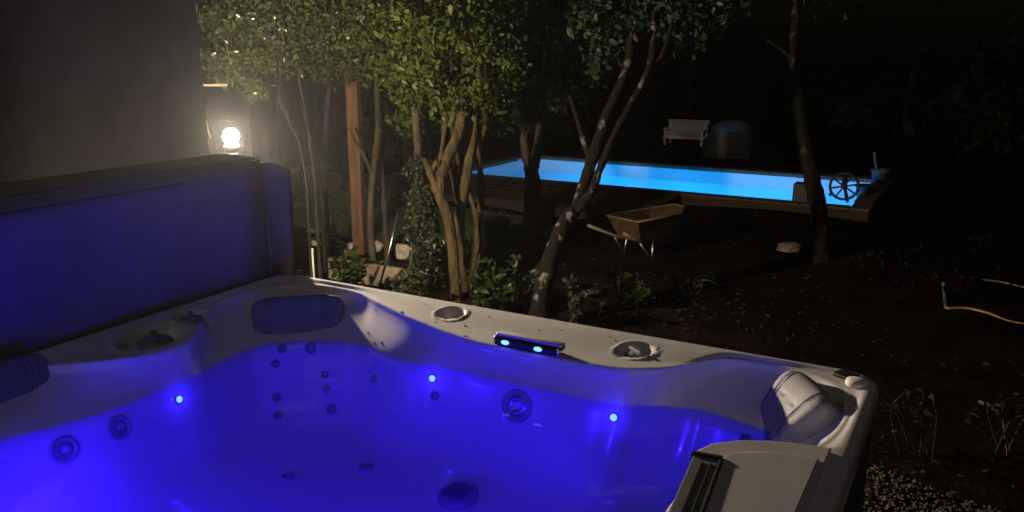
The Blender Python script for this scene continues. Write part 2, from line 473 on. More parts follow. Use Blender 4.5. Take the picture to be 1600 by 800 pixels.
for t in (.25, .5, .75, .92): ring((rB - .16) + (rF + .03 - (rB - .16)) * t, .49 - .03 * t)
for dr, z in ((.012, .455), (-.004, .44), (-.012, .40), (-.02, .30), (-.03, .20), (-.05, .15), (-.08, .13), (-.2, .125), (-.33, .12)):
    ring(rF + dr, z)
NR = len(rings)
RR = np.array([q[0] for q in rings]); ZZ = np.array([q[1] for q in rings])
XX, YY = RR * cosT, RR * sinT
ZZ = np.where(ZZ < ZW - .04, (ZW - .04) - (ZW - .04 - ZZ) * .72, ZZ)
# recesses moulded into the bar tops
def dent(cx, cy, rad, depth, sx=1, sy=1, rot=0):
    c, s_ = math.cos(rot), math.sin(rot); dx, dy = XX - cx, YY - cy
    u = (dx * c + dy * s_) / sx; v = (-dx * s_ + dy * c) / sy; d = np.hypot(u, v) / rad
    global ZZ
    ZZ = ZZ - depth * ss((1 - d) / .35) * (ZZ > ZW + .05) + .0045 * np.exp(-((d - 1.06) / .09) ** 2) * (ZZ > ZW + .05) * np.sign(depth)
CUP = at(703, 488, .9); DIV = at(992, 548, .905); WF = at(826, 543, .895)
V = np.stack([XX, YY, ZZ], 2).reshape(-1, 3)
F = []
for i in range(NR - 1):
    for k in range(NT):
        F.append((i * NT + k, (i + 1) * NT + k, (i + 1) * NT + (k + 1) % NT, i * NT + (k + 1) % NT))
bvh0 = BVHTree.FromPolygons([tuple(q) for q in V], F)
def shell_hit(px, py, bv=None):
    d_ = ray(px, py).normalized(); h = (bv or bvh0).ray_cast(CAM, d_)
    return h[0], (h[1] if h[1].dot(d_) < 0 else -h[1])
CUP = shell_hit(704, 490)[0]; DIV = shell_hit(992, 548)[0]
DIVL1 = shell_hit(245, 528)[0]; DIVL2 = shell_hit(303, 497)[0]
dent(CUP.x, CUP.y, .048, .035)
dent(DIV.x, DIV.y, .050, .034)
dent(DIVL1.x - .01, DIVL1.y, .080, .048, 1, 1.45)
dent(DIVL2.x - .01, DIVL2.y, .052, .036, 1, 1.3)
V = np.stack([XX, YY, ZZ], 2).reshape(-1, 3)
F.append(tuple((NR - 1) * NT + k for k in range(NT))[::-1])
shell = link('shell', mesh('shell', V, F, True), M['acrylic'], tub)
bvh = BVHTree.FromPolygons([tuple(q) for q in V], F[:-1])
def sh(px, py): return shell_hit(px, py, bvh)

# cabinet: corner posts and panels, each its own
for sx, sy, rz in ((1, 0, 0), (-1, 0, 0), (0, 1, 1), (0, -1, 1)):
    for k in range(3):
        off = (k - 1) * .60
        c = (sx * (S - .035), off + YC, .42) if rz == 0 else (off, YC + sy * (S - .035), .42)
        sz = (.025, .595, .84) if rz == 0 else (.595, .025, .84)
        MB().bbox(c, sz, .006).build('cabinet_panel', M['cabinet'], tub)
for sx in (1, -1):
    for sy in (1, -1):
        MB().bbox((sx * (S - .055), YC + sy * (S - .055), .42), (.088, .088, .842), .02).build('corner_post', M['cabinet'], tub, True)
MB().box((0, 0, .42), (1.86, 1.86, .82)).build('cabinet_core', M['black_plastic'], tub) if False else None

# water: a closed body, slightly cloudy
zwv = [(0, 0, ZW), (0, 0, .04)]; zwf = []
rw = rB + .010 + .02 * cor
ks = list(range(0, NT, 3)); m_ = len(ks)
for k in ks: zwv.append((rw[k] * cosT[k], rw[k] * sinT[k], ZW))
for k in ks: zwv.append((rw[k] * cosT[k], rw[k] * sinT[k], .04))
for k in range(m_):
    a, b = 2 + k, 2 + (k + 1) % m_
    zwf += [(0, a, b), (1, b + m_, a + m_), (a, a + m_, b + m_, b)]
tw = link('tub_water', mesh('tub_water', zwv, zwf), M['tub_water'])
tag(tw, 'calm glowing blue water filling the hot tub', 'water', kind='structure')

# underwater lights
BLUE = (.020, .004, 1.0)
def blue_light(loc, power, aim=None, cone=150):
    ld = bpy.data.lights.new('tub_light', 'SPOT' if aim else 'POINT'); ld.energy = power; ld.color = BLUE; ld.shadow_soft_size = 0
    lo = bpy.data.objects.new('tub_light', ld); col.objects.link(lo); lo.location = loc
    if aim:                                              # a lens that throws its light forward, into the water
        ld.spot_size = R(cone); ld.spot_blend = .25; lo.rotation_euler = (-Vector(aim)).to_track_quat('Z', 'Y').to_euler()
    setparent(lo, tub)
for px, py in ((279, 624), (676, 591), (959, 652)):
    p, n = sh(px, py); Mx = frame_from(n)
    fit = MB().lathe(p, [(.0135, -.002), (.0135, .002), (.011, .003), (.0095, .003)], 16, Mx).build('light_fitting', M['grey_plastic'], tub, True)
    MB().lathe(p, [(.0095, .002), (.0095, .0045), (.006, .007), (.0005, .008)], 14, Mx).build('led', M['led'], fit, True)
    blue_light(p + n * .03, .15)
for x_, y_, pw, aim in ((-.58, -.70, 38, (.25, 1, -.60)), (0, -.74, 40, (-.15, 1, -.60)), (.58, -.70, 40, (-.45, 1, -.60)), (-.74, -.25, 14, (1, .7, -.65)), (.70, -.10, 32, (-1, .45, -.60))):
    blue_light(Vector((x_, y_, ZW - .03)), pw, aim, 100)

# jets
def jet(px, py, r, style=0):
    p, n = sh(px, py)
    if p is None: return
    Mx = frame_from(n); p = p + n * .001
    j = MB().lathe(p, [(r * 1.05, -.004), (r, .004), (r * .82, .007), (r * .72, .003), (r * .66, .002)], 22, Mx).build('jet', M['jet_ring'], tub, True)
    MB().lathe(p, [(r * .66, .002), (r * .5, .006), (r * .34, .006), (r * .26, -.002), (.0006, -.003)], 18, Mx).build('nozzle', M['stainless_jet'] if style else M['grey_plastic'], j, True)
for a in ((185, 668, .032), (100, 703, .034), (808, 634, .046, 1), (450, 746, .020), (572, 731, .022), (440, 545, .014, 1), (485, 544, .018, 1),
          (508, 585, .012, 1), (510, 608, .012, 1), (518, 640, .017, 1), (430, 568, .013), (432, 621, .014), (434, 650, .014), (585, 592, .012, 1), (680, 618, .014, 1),
          (1165, 688, .016), (1210, 686, .017)): jet(*a)
p, n = sh(716, 778)
dr_ = MB().lathe(p, [(.055, -.002), (.055, .012), (.045, .02), (.01, .022), (.0005, .022)], 26, frame_from(n)).build('suction_drain', M['grey_plastic'], tub, True)
for k in range(5):
    MB().box(p + Vector((0, (k - 2) * .014, 0)) + n * .0225, (.06, .006, .003)).build('slot', M['black_plastic'], dr_)

# pillows
def pillow(c, n, wid, hei, thick, mt, groove=True, name='pillow', taper=0.0):
    Mx = frame_from(n); v = []; f = []; nu, nv = 72, 28
    def pos(u, vv, top):
        q = 4.0; d = (abs(u) ** q + abs(vv) ** q) ** (1 / q)
        e = max(0, 1 - d ** 6) ** .5
        g = 0
        if groove:
            for a in (-.55, .55): g += .20 * math.exp(-((u - a) / .022) ** 2) + .16 * math.exp(-((u - a * 1.16) / .02) ** 2)
            g += .09 * math.exp(-((vv - .25) / .03) ** 2) * (abs(u) < .5)
        z = thick * (e * (.86 + .14 * math.cos(vv * 1.5)) - g * e) - .05 * wid * (u * u) * -1 * 1.0
        return Vector(c) + Mx @ Vector((u * wid / 2 * (1 - taper * (1 - vv) / 2), vv * hei / 2, z if top else -.01))
    for j in range(nv + 1):
        for i in range(nu + 1):
            a, b = -1 + 2 * i / nu, -1 + 2 * j / nv
            m = max(abs(a), abs(b)); l4 = (a ** 4 + b ** 4) ** .25
            if l4 > 0: a, b = a * m / l4 * 1.0, b * m / l4 * 1.0
            v.append(pos(a, b, True))
    W = nu + 1
    for j in range(nv):
        for i in range(nu): f.append((j * W + i, j * W + i + 1, (j + 1) * W + i + 1, (j + 1) * W + i))
    # skirt into the shell
    border = [i for i in range(W)] + [j * W + nu for j in range(1, nv + 1)] + [nv * W + i for i in range(nu - 1, -1, -1)] + [j * W for j in range(nv - 1, 0, -1)]
    b0 = len(v)
    for i in border: v.append(v[i] - (Mx @ Vector((0, 0, .05))))
    nb = len(border)
    for k in range(nb): f.append((border[k], b0 + k, b0 + (k + 1) % nb, border[(k + 1) % nb]))
    return link(name, mesh(name, v, f, True), mt, tub)
def pil(px, py, wid, hei, thick, mt, tilt, yaw, taper=.12):
    p, n = sh(px, py)
    n = Vector((math.cos(yaw) * math.cos(tilt), math.sin(yaw) * math.cos(tilt), math.sin(tilt)))
    return pillow(p + n * .010, n, wid, hei, thick, mt, taper=taper)
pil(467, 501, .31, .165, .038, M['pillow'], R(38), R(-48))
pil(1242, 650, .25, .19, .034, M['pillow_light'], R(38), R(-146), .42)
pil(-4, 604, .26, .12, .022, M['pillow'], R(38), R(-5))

# cup holder, diverter knobs, waterfall
p, n = sh(704, 487)
MB().lathe(Vector((CUP.x, CUP.y, ZR - .045)), [(.047, .028), (.052, .036), (.056, .035), (.057, .029)], 28).build('cup_holder_ring', M['acrylic'], tub, True)
def diverter(c, r, mt):
    k = MB().lathe(c, [(r, -.03), (r, .004), (r * .92, .012), (r * .5, .016), (.0005, .017)], 24).build('diverter_knob', mt, tub, True)
    MB().bbox(c + Vector((0, 0, .018)), (r * 1.7, r * .42, .018), .004, Matrix.Rotation(R(-35), 3, 'Z')).build('grip', mt, k)
diverter(Vector((DIV.x + .004, DIV.y - .002, ZR - .026)), .032, M['grey_plastic'])
diverter(Vector((DIVL1.x - .01, DIVL1.y, ZR - .030)), .050, M['grey_plastic'])
diverter(Vector((DIVL2.x - .01, DIVL2.y, ZR - .024)), .036, M['grey_plastic'])
a, b = at(776, 527, .921), at(880, 548, .921)
ang = math.atan2((b - a).y, (b - a).x); Mz = Matrix.Rotation(ang, 3, 'Z'); mid = (a + b) / 2; ln = (b - a).length
wfall = MB().bbox(mid + Vector((0, 0, -.002)), (ln, .046, .028), .010, Mz).build('waterfall_spout', M['chrome'], tub, True)
MB().bbox(mid + Mz @ Vector((0, -.022, -.003)), (ln * .92, .008, .016), .003, Mz).build('spout_lip', M['black_plastic'], wfall, True)
MB().bbox(mid + Mz @ Vector((0, .006, .012)), (ln * .97, .030, .010), .004, Mz).build('spout_cap', M['lid'], wfall, True)
for t in (-.29, .20):
    q = mid + Mz @ Vector((t * ln, -.0275, .001))
    MB().lathe(q, [(.0065, 0), (.0065, .001), (.0003, .003)], 12, Matrix.Diagonal((2.0, 1, 1)) @ frame_from(Vector((0, -1, .3)))).build('led', M['led'], wfall)
    blue_light(q + Vector((0, -.014, .006)), .02)

# filter box with lid and skimmer face
fx0, fx1, fy0, fy1 = .735, .985, -.42, .505
def lid(name, x0, x1, y0, y1, z, h, mt, parent, b=.006):
    return MB().bbox(((x0 + x1) / 2, (y0 + y1) / 2, z - h / 2), (x1 - x0, y1 - y0, h), b).build(name, mt, parent)
fl = empty('tmp', (0, 0, 0), None, None); bpy.data.objects.remove(fl)
pts = [(.80, -.42), (.975, -.42), (.975, .598), (.93, .592), (.86, .572), (.80, .54), (.757, .50), (.738, .45), (.765, .26), (.785, .05)]
def prism(pts, z0, z1, inset=.006):
    n = len(pts); P = [Vector((x, y, 0)) for x, y in pts]; c = sum(P, Vector()) / n
    def off(d): return [q + (c - q).normalized() * d for q in P]
    mb = MB(); v = []
    for z, d in ((z0, 0), (z1 - inset, 0), (z1 - inset * .3, inset * .4), (z1, inset * 1.3)): v += [Vector((q.x, q.y, z)) for q in off(d)]
    f = [(i * n + k, i * n + (k + 1) % n, (i + 1) * n + (k + 1) % n, (i + 1) * n + k) for i in range(3) for k in range(n)]
    f.append(tuple(3 * n + k for k in range(n))); f.append(tuple(range(n))[::-1]); mb.add(v, f); return mb
fb = prism(pts, .55, .932).build('filter_housing', M['lid'], tub)
cl = prism([(.855, -.40), (.962, -.40), (.962, .525), (.87, .500), (.81, .465), (.797, .42), (.82, .22), (.84, 0)], .93, .940, .004).build('filter_lid', M['lid'], fb)
ga, gb = Vector((.770, .415, .934)), Vector((.826, -.06, .934)); gd = gb - ga; Mg = Matrix.Rotation(math.atan2(gd.y, gd.x), 3, 'Z'); gm = (ga + gb) / 2; gl_ = gd.length
sk = MB().bbox(gm, (gl_, .052, .014), .004, Mg).build('skimmer_grille', M['grey_plastic'], fb)
MB().bbox(ga + Mg @ Vector((-.004, .0, .002)), (.014, .062, .018), .003, Mg).build('grille_edge', M['black_plastic'], sk)
MB().bbox(gm + Mg @ Vector((0, .029, .001)), (gl_, .009, .018), .003, Mg).build('grille_edge', M['black_plastic'], sk)
for k in (-.003, .013):
    MB().bbox(gm + Mg @ Vector((.012, k, .0072)), (gl_ - .03, .0055, .003), .001, Mg).build('slot', M['black_plastic'], sk)

# corner latch
c = at(1340, 595, ZR + .008)
lt = MB().lathe(c, [(.027, -.012), (.029, -.005), (.026, .002), (.015, .005), (.0005, .0055)], 22, Matrix.Diagonal((1, .9, 1))).build('cover_latch', M['white_paint'], tub, True)
q = at(1322, 586, ZR + .003)
MB().bbox(q, (.05, .045, .012), .005, Matrix.Rotation(R(-30), 3, 'Z')).build('strap', M['black_plastic'], lt)

dm = MB(); nd = 0
for _ in range(400):
    if nd >= 60: break
    a_ = rng.uniform(.3, 2.9); r_ = rng.uniform(.80, 1.30); q = Vector((r_ * math.cos(a_), r_ * math.sin(a_), 2)); h = bvh.ray_cast(q, Vector((0, 0, -1)))
    if h[0] is None or h[0].z < ZW + .015 or h[0].x > .74 and h[0].y < .6: continue
    rr = rng.uniform(.0015, .0045); dm.lathe(h[0], [(rr, -.0004), (rr * .9, rr * .3), (rr * .5, rr * .55), (.0001, rr * .62)], 8, frame_from(h[1] if h[1].z > 0 else -h[1])); nd += 1
dro = dm.build('water_droplets', M['droplet'], tub, True); dro['kind'] = 'stuff'

# ------------------------------------------------------------------ folded cover
cv = empty('tub_cover', (-1.13, .2, 0), 'folded dark grey vinyl tub cover standing along the left rim', 'tub cover')
def cover_panel(name, x0, x1, y0, y1, z0, z1, mt, warp=.006):
    bm = bmesh.new(); bmesh.ops.create_cube(bm, size=1)
    for v_ in bm.verts: v_.co = Vector(((x0 + x1) / 2 + v_.co.x * (x1 - x0), (y0 + y1) / 2 + v_.co.y * (y1 - y0), (z0 + z1) / 2 + v_.co.z * (z1 - z0)))
    bmesh.ops.bevel(bm, geom=bm.edges[:], offset=.010, segments=3, affect='EDGES')
    bmesh.ops.subdivide_edges(bm, edges=[e for e in bm.edges if e.calc_length() > .3], cuts=16, use_grid_fill=True)
    for v_ in bm.verts:
        v_.co.x += warp * math.sin(v_.co.y * 3.1 + 1) * math.sin(v_.co.z * 4) + warp * .5 * math.sin(v_.co.y * 9 + v_.co.z * 5)
    me = bpy.data.meshes.new(name); bm.to_mesh(me); bm.free(); me.polygons.foreach_set('use_smooth', [True] * len(me.polygons))
    return link(name, me, mt, cv)
cover_panel('inner_panel', -1.150, -1.030, -.96, 1.05, .34, 1.335, M['vinyl'])
cover_panel('outer_panel', -1.285, -1.165, -.96, 1.05, .34, 1.335, M['vinyl'])
MB().bbox((-1.158, .045, 1.338), (.20, 2.0, .014), .006).build('hinge_strip', M['vinyl'], cv)
# end flap hanging loose past the far end
fv = []; ff = []; nz, ny = 14, 8
for j in range(nz + 1):
    for i in range(ny + 1):
        t = i / ny; z = .40 + (1.325 - .40) * j / nz
        fv.append((-1.035 - .03 * t + .012 * math.sin(t * 5 + j * .25), 1.045 + .16 * t - .02 * t * (1 - j / nz), z - .05 * t * t * (j / nz)))
for j in range(nz):
    for i in range(ny): ff.append((j * (ny + 1) + i, j * (ny + 1) + i + 1, (j + 1) * (ny + 1) + i + 1, (j + 1) * (ny + 1) + i))
fo = link('end_flap', mesh('end_flap', fv, ff, True), M['vinyl'], cv)
sm = fo.modifiers.new('thick', 'SOLIDIFY'); sm.thickness = .012
MB().tube([(-1.16, 1.07, .35), (-1.16, 1.07, 1.2), (-1.16, .6, 1.30)], .012, 8).build('lifter_arm', M['black_plastic'], cv, True)
MB().tube([(-1.031, -.95, 1.300), (-1.031, 1.04, 1.300)], .0035, 6).build('seam', M['vinyl_dark'], cv)
for y in (-.5, .5):
    MB().bbox((-1.022, y, .78), (.008, .05, .16), .003).build('handle', M['vinyl_dark'], cv)

# ------------------------------------------------------------------ wall on the left
hw = empty('rendered_wall', (-1.95, -1.5, 0), 'tall stained rendered wall behind the folded tub cover', 'wall')
bm = bmesh.new(); bmesh.ops.create_grid(bm, x_segments=40, y_segments=30, size=.5)
v = []
for q in bm.verts:
    y = -1.6 + q.co.x * 6.14; z = 1.8 + q.co.y * 3.6
    v.append((-1.80 + .012 * math.sin(3 * y) * math.sin(2.3 * z + y), y, z))
f = [tuple(q.index for q in p_.verts) for p_ in bm.faces]; bm.free()
wo = link('render_face', mesh('render_face', v, f, True), M['plaster'], hw)
MB().box((-1.93, -1.6, 1.8), (.22, 6.13, 3.6)).build('wall_core', M['plaster'], hw)

# ------------------------------------------------------------------ lamp
lamp = empty('garden_lamp', (LAMP.x, LAMP.y, 0), 'lit globe garden lamp on a post beside the wall end', 'lamp')
MB().tube([(LAMP.x - .02, LAMP.y + .03, 0), (LAMP.x - .02, LAMP.y + .03, LAMP.z - .07)], .02, 10).build('post', M['black_plastic'], lamp, True)
MB().lathe((LAMP.x, LAMP.y, LAMP.z - .079), [(.0005, 0), (.03, .0), (.038, .03), (.03, .045)], 18).build('socket', M['black_plastic'], lamp, True)
MB().lathe(LAMP, [(.036 * math.sin(t_), -.036 * math.cos(t_)) for t_ in np.linspace(.02, math.pi - .02, 12)], 20).build('globe', M['bulb'], lamp, True)

# ------------------------------------------------------------------ trees
def tree(name, label, stems, crown, mt_bark, mt_leaf, leaf, group=None, twigs=26, simple=False, kindleaf='crown', cat='tree', ground=True):
    """stems: list of [(px,py,depth,rpx)...] ; crown: list of (px,py,depth,rx,ry,n)"""
    tips = []
    roots = []
    for st in stems:
        P = [(*atd(a, b, d), r * d / FPX) for a, b, d, r in st['p']]
        if st.get('root', False):
            x, y, z, r = P[0]; P = [(x, y, -.06, r * 1.35)] + ([(x, y, z * .5, r * 1.08)] if z > .3 else []) + P
        roots.append(P); tips.append(P[-1])
    base = roots[0][0]
    t = empty(name, (base[0], base[1], 0), label, cat, group)
    for i, P in enumerate(roots):
        c = curve_pts(P, 6); mb = MB()
        jit = np.cumsum(rng.normal(0, .045, (len(c), 2)), 0) * c[:, 3:4]
        c[1:-1, :2] += jit[1:-1]
        mb.tube([Vector(q[:3]) for q in c], [max(q[3], .003) for q in c], 14, .12)
        mb.build('trunk' if stems[i].get('root') else 'limb', mt_bark, t, True)
    if crown:
        pos = []; tw = MB()
        for px, py, d, rx, ry, n in crown:
            C = atd(px, py, d); sx, sy = rx * d / FPX, ry * d / FPX; sdp = (sx + sy) * .55
            ncl = max(4, n // 34)
            for k in range(ncl):
                u = rng.normal(0, 1, 3); u /= np.linalg.norm(u); u *= rng.random() ** .45
                cc = C + CAMM @ Vector((u[0] * sx, u[1] * sy, u[2] * sdp))
                m = n // ncl; sp = rng.uniform(.45, 1.25) * (sx + sy) * .115 + .02
                q = rng.normal(0, sp, (m, 3)) * np.array([1, 1, .8]); pos.append(np.array(cc) + q)
                if k % 3 == 0 and twigs:
                    tp = min([a_ for a_ in tips if a_[2] > 1.62] or tips, key=lambda a_: (Vector(a_[:3]) - cc).length)
                    s0 = Vector(tp[:3]); mid = s0.lerp(cc, .5) + Vector(rng.normal(0, .05, 3))
                    if (cc - s0).length < 2.2: tw.tube([s0, mid, cc], [.008, .006, .003], 5, 0, False)
        pos = np.vstack(pos); V_, F_ = leaf_arrays(pos, leaf, .35, simple)
        c = link('crown', fastmesh('crown', V_, F_), mt_leaf, t); c['kind'] = 'stuff'
        if tw.v: tw.build('twigs', mt_bark, t, True)
    return t

D = 5.7
tree('broadleaf_tree', 'bright green multi-stemmed tree with orange lit trunks, nearest behind the tub', [
    dict(root=True, p=[(712, 455, D, 9), (706, 380, D, 8.5), (693, 325, D, 8.5), (680, 290, D, 8.5)]),
    dict(p=[(684, 298, D, 9), (697, 255, D + .03, 9), (716, 215, D + .06, 8.5), (724, 175, D + .08, 8), (728, 120, D + .1, 7), (722, 40, D + .1, 5), (716, -60, D, 4)]),
    dict(p=[(682, 294, D, 7), (671, 268, D - .02, 6), (664, 252, D - .03, 5), (662, 247, D - .03, 4)]),
    dict(p=[(675, 270, D, 4.5), (681, 256, D - .03, 4), (684, 250, D - .03, 3)]),
    dict(root=True, p=[(722, 425, D + .25, 9), (716, 360, D + .25, 8.5), (722, 310, D + .22, 8), (731, 255, D + .2, 8), (739, 195, D + .2, 7), (742, 130, D + .2, 6), (750, 40, D + .2, 4), (760, -60, D + .1, 3)]),
    dict(p=[(718, 320, D + .3, 6), (705, 250, D + .35, 7), (695, 200, D + .4, 7), (702, 165, D + .45, 6), (690, 90, D + .4, 5), (660, 0, D + .4, 4)]),
    dict(root=True, p=[(735, 440, D + .1, 4), (745, 380, D + .15, 4), (738, 320, D + .2, 3.5), (712, 240, D + .3, 3.5), (700, 150, D + .3, 3)]),
    dict(root=True, p=[(640, 430, D + .3, 4), (652, 360, D + .3, 4), (675, 300, D + .3, 3.5), (690, 230, D + .3, 3.5), (700, 140, D + .3, 3)]),
    dict(root=True, p=[(690, 440, D + .4, 5), (684, 380, D + .4, 5), (676, 310, D + .4, 4.5), (668, 220, D + .4, 4), (655, 120, D + .4, 3)]),
    dict(root=True, p=[(740, 400, D + .7, 5), (752, 300, D + .7, 5), (748, 240, D + .7, 4), (757, 205, D + .7, 3.5), (765, 130, D + .7, 3)]),
], [(600, 35, D - .1, 60, 60, 930), (675, 45, D - .25, 75, 70, 1581), (750, 55, D - .1, 65, 70, 1209), (650, 125, D + .1, 65, 45, 837), (725, 140, D + .1, 60, 40, 651),
    (610, 110, D + .2, 40, 40, 372), (790, 130, D + .2, 40, 40, 297), (690, -50, D - .1, 110, 60, 1302), (600, -60, D, 70, 50, 651), (790, -30, D, 60, 60, 558), (655, 190, D + .5, 40, 25, 241)],
    M['bark_warm'], M['leaf_bright'], .049)

tree('forked_tree', 'slim dark forked tree standing in front of the pool steps', [
    dict(root=True, p=[(830, 385, 7.0, 14), (831, 330, 7.0, 13), (832, 290, 7.0, 12), (830, 258, 7.0, 10)]),
    dict(p=[(828, 268, 7.0, 8), (821, 240, 7.0, 7.5), (816, 205, 7.0, 7), (808, 160, 7.0, 6), (795, 90, 7, 4), (790, 0, 7, 3)]),
    dict(p=[(833, 268, 7.0, 8), (840, 240, 7.0, 8), (843, 205, 7.0, 7), (838, 160, 7.0, 6), (850, 90, 7, 4), (860, -10, 7, 3)]),
], [(805, 185, 6.9, 50, 30, 420), (850, 140, 6.9, 55, 35, 520), (895, 112, 6.9, 40, 25, 300), (830, 60, 7, 70, 60, 700), (880, 30, 7, 50, 50, 300), (775, 205, 7.1, 30, 18, 130), (840, -40, 7, 90, 50, 600)],
    M['bark_grey'], M['leaf_mid'], .06)

tree('leaning_tree', 'leaning dark tree with pale lichen patches crossing the middle of the pool', [
    dict(root=True, p=[(845, 478, 5.2, 15), (858, 420, 5.25, 14), (876, 370, 5.3, 13), (897, 330, 5.4, 12)]),
    dict(p=[(893, 338, 5.4, 9), (908, 300, 5.45, 9), (920, 265, 5.5, 9), (935, 220, 5.55, 8.5), (950, 175, 5.6, 8), (975, 120, 5.6, 7), (985, 60, 5.6, 7), (975, -30, 5.6, 5)]),
    dict(p=[(897, 335, 5.4, 8), (922, 300, 5.4, 7), (937, 265, 5.4, 6), (955, 220, 5.4, 5.5), (980, 170, 5.45, 5.2), (1003, 128, 5.5, 5), (1018, 85, 5.5, 5.5), (1020, 30, 5.5, 4.5), (1025, -50, 5.5, 3)]),
    dict(p=[(1012, 110, 5.5, 4), (1035, 82, 5.5, 3.5), (1048, 45, 5.5, 3), (1060, -20, 5.5, 2)]),
    dict(p=[(1005, 128, 5.5, 4), (1050, 85, 5.55, 3.2), (1095, 60, 5.6, 2.6), (1140, 30, 5.6, 2)]),
    dict(p=[(925, 260, 5.5, 5), (905, 200, 5.6, 4), (890, 150, 5.7, 3)]),
], [(950, 30, 5.6, 70, 45, 420), (1030, 10, 5.6, 70, 35, 420), (1110, 10, 5.7, 60, 30, 260), (930, 90, 5.8, 40, 30, 160), (1000, -60, 5.6, 130, 50, 900), (1065, 55, 5.6, 40, 20, 70), (1150, -30, 5.6, 60, 40, 200)],
    M['bark_lichen'], M['leaf_dark'], .06)

tree('slender_tree', 'dark slender trunk rising in front of the right end of the pool', [
    dict(root=True, p=[(1284, 420, 6.9, 13), (1280, 370, 6.9, 13), (1275, 315, 6.9, 13), (1268, 265, 6.9, 12), (1258, 220, 6.9, 11), (1250, 170, 6.9, 10), (1245, 120, 6.9, 9), (1243, 60, 6.9, 7), (1246, -20, 6.9, 5)]),
    dict(p=[(1243, 100, 6.9, 4), (1225, 80, 6.9, 3), (1195, 60, 7, 2)]),
], [(1220, -70, 6.9, 130, 60, 500), (1300, -50, 6.9, 100, 50, 300)], M['bark_black'], M['leaf_dark'], .06)

tree('privet_tree', 'small-leaved glossy tree with thin tangled stems above the garden lamp', [
    dict(root=True, p=[(505, 285, 6.50, 5.58), (508, 220, 6.50, 5.27), (512, 160, 6.45, 4.96), (514, 120, 6.40, 4.34), (500, 60, 6.30, 3.10), (480, 0, 6.20, 2.48)]),
    dict(root=True, p=[(492, 290, 6.00, 2.48), (485, 235, 5.95, 2.17), (478, 180, 5.90, 1.98), (466, 110, 5.85, 1.86), (462, 40, 5.80, 1.86)]),
    dict(root=True, p=[(478, 280, 5.80, 1.86), (466, 220, 5.80, 1.61), (440, 165, 5.75, 1.49), (432, 120, 5.70, 1.36), (437, 80, 5.70, 1.24)]),
    dict(p=[(430, 190, 5.70, 1.36), (437, 130, 5.70, 1.36), (441, 75, 5.70, 1.24)]),
    dict(p=[(512, 130, 6.40, 2.17), (492, 98, 6.10, 1.86), (470, 68, 5.90, 1.49)]),
    dict(p=[(440, 112, 5.80, 1.36), (470, 104, 5.90, 1.36), (500, 97, 6.10, 1.24)]),
    dict(p=[(392, 150, 5.70, 1.12), (372, 118, 5.70, 1.12), (355, 95, 5.70, 0.87)]),
    dict(p=[(470, 230, 5.80, 1.24), (452, 190, 5.80, 1.24), (445, 150, 5.70, 1.24)]),
    dict(p=[(497, 260, 6.00, 1.24), (480, 200, 5.90, 1.24), (470, 160, 5.80, 1.24)]),
], [(365, 35, 5.70, 55, 45, 2052), (440, 30, 5.80, 65, 50, 2325), (345, 95, 5.60, 28, 28, 574), (420, 95, 5.80, 40, 25, 656), (515, 50, 6.10, 60, 50, 1504), (395, 135, 5.60, 20, 18, 164),
    (420, -50, 5.80, 110, 50, 2325), (530, -30, 6.10, 70, 50, 957), (560, 110, 6.50, 40, 30, 355), (490, 105, 6.20, 30, 20, 218)], M['bark_thin'], M['leaf_gloss'], .042)

# ivy-clad trunk
iv = tree('ivy_clad_trunk', 'trunk wrapped in dark ivy left of the multi-stemmed tree', [
    dict(root=True, p=[(660, 445, 5.95, 9), (656, 380, 5.95, 9), (655, 320, 5.95, 8), (652, 265, 5.95, 7), (650, 200, 5.95, 6), (640, 120, 5.95, 5)])],
    [(658, 430, 5.85, 20, 20, 420), (657, 390, 5.85, 18, 26, 500), (655, 345, 5.85, 18, 26, 500), (653, 300, 5.85, 17, 24, 420), (652, 265, 5.85, 13, 18, 240)],
    M['bark_grey'], M['leaf_ivy'], .035, twigs=0, cat='tree')
# thin stems beside the post
tree('sapling', 'leafless sapling pair with greenish stems right of the wooden post', [
    dict(root=True, p=[(582, 400, 6.6, 6), (578, 330, 6.6, 5.5), (583, 260, 6.6, 5), (590, 190, 6.6, 4.5), (585, 100, 6.6, 4)]),
    dict(root=True, p=[(604, 380, 6.8, 4.5), (599, 310, 6.8, 4), (596, 240, 6.8, 4), (604, 160, 6.8, 3)]),
    dict(p=[(592, 300, 6.7, 3), (572, 250, 6.7, 2.5), (545, 200, 6.7, 2)])], None, M['bark_grey'], M['leaf_mid'], .04)

# distant trees
bgt = [(600, 205, 12.5, 60, 60, 'rounded shrub catching faint pool light behind the wooden post'), (880, 150, 18, 110, 110, 'dark tree far behind the pool, above its left steps'),
       (1180, 120, 20, 140, 130, 'dark tree far behind the pool, above the covered mound'), (1420, 110, 17, 150, 130, 'dark tree in the far right of the garden'),
       (1080, 60, 24, 120, 110, 'tall dark tree farthest behind the pale bench'), (1570, 150, 14, 90, 120, 'dark tree at the right edge of the garden'), (520, 40, 16, 120, 110, 'dark tree behind the shed at the upper left')]
for px, py, d, rx, ry, lb in bgt:
    g = at(px, 260, 0)
    P = atd(px, py, d); hpx = 74 + 1.72 / d * FPX
    tree('background_tree', lb, [dict(root=True, p=[(px, min(hpx - 2, 300), d, 9), (px - 4, (py + hpx) / 2, d, 8), (px + 5, py, d, 5)])],
         [(px, py, d, rx, ry, 900), (px - rx * .5, py + ry * .4, d, rx * .5, ry * .5, 300), (px + rx * .5, py + ry * .3, d, rx * .5, ry * .5, 300)],
         M['bark_grey'], M['leaf_dark'], .16, 'trees in the dark background', twigs=0, simple=True)

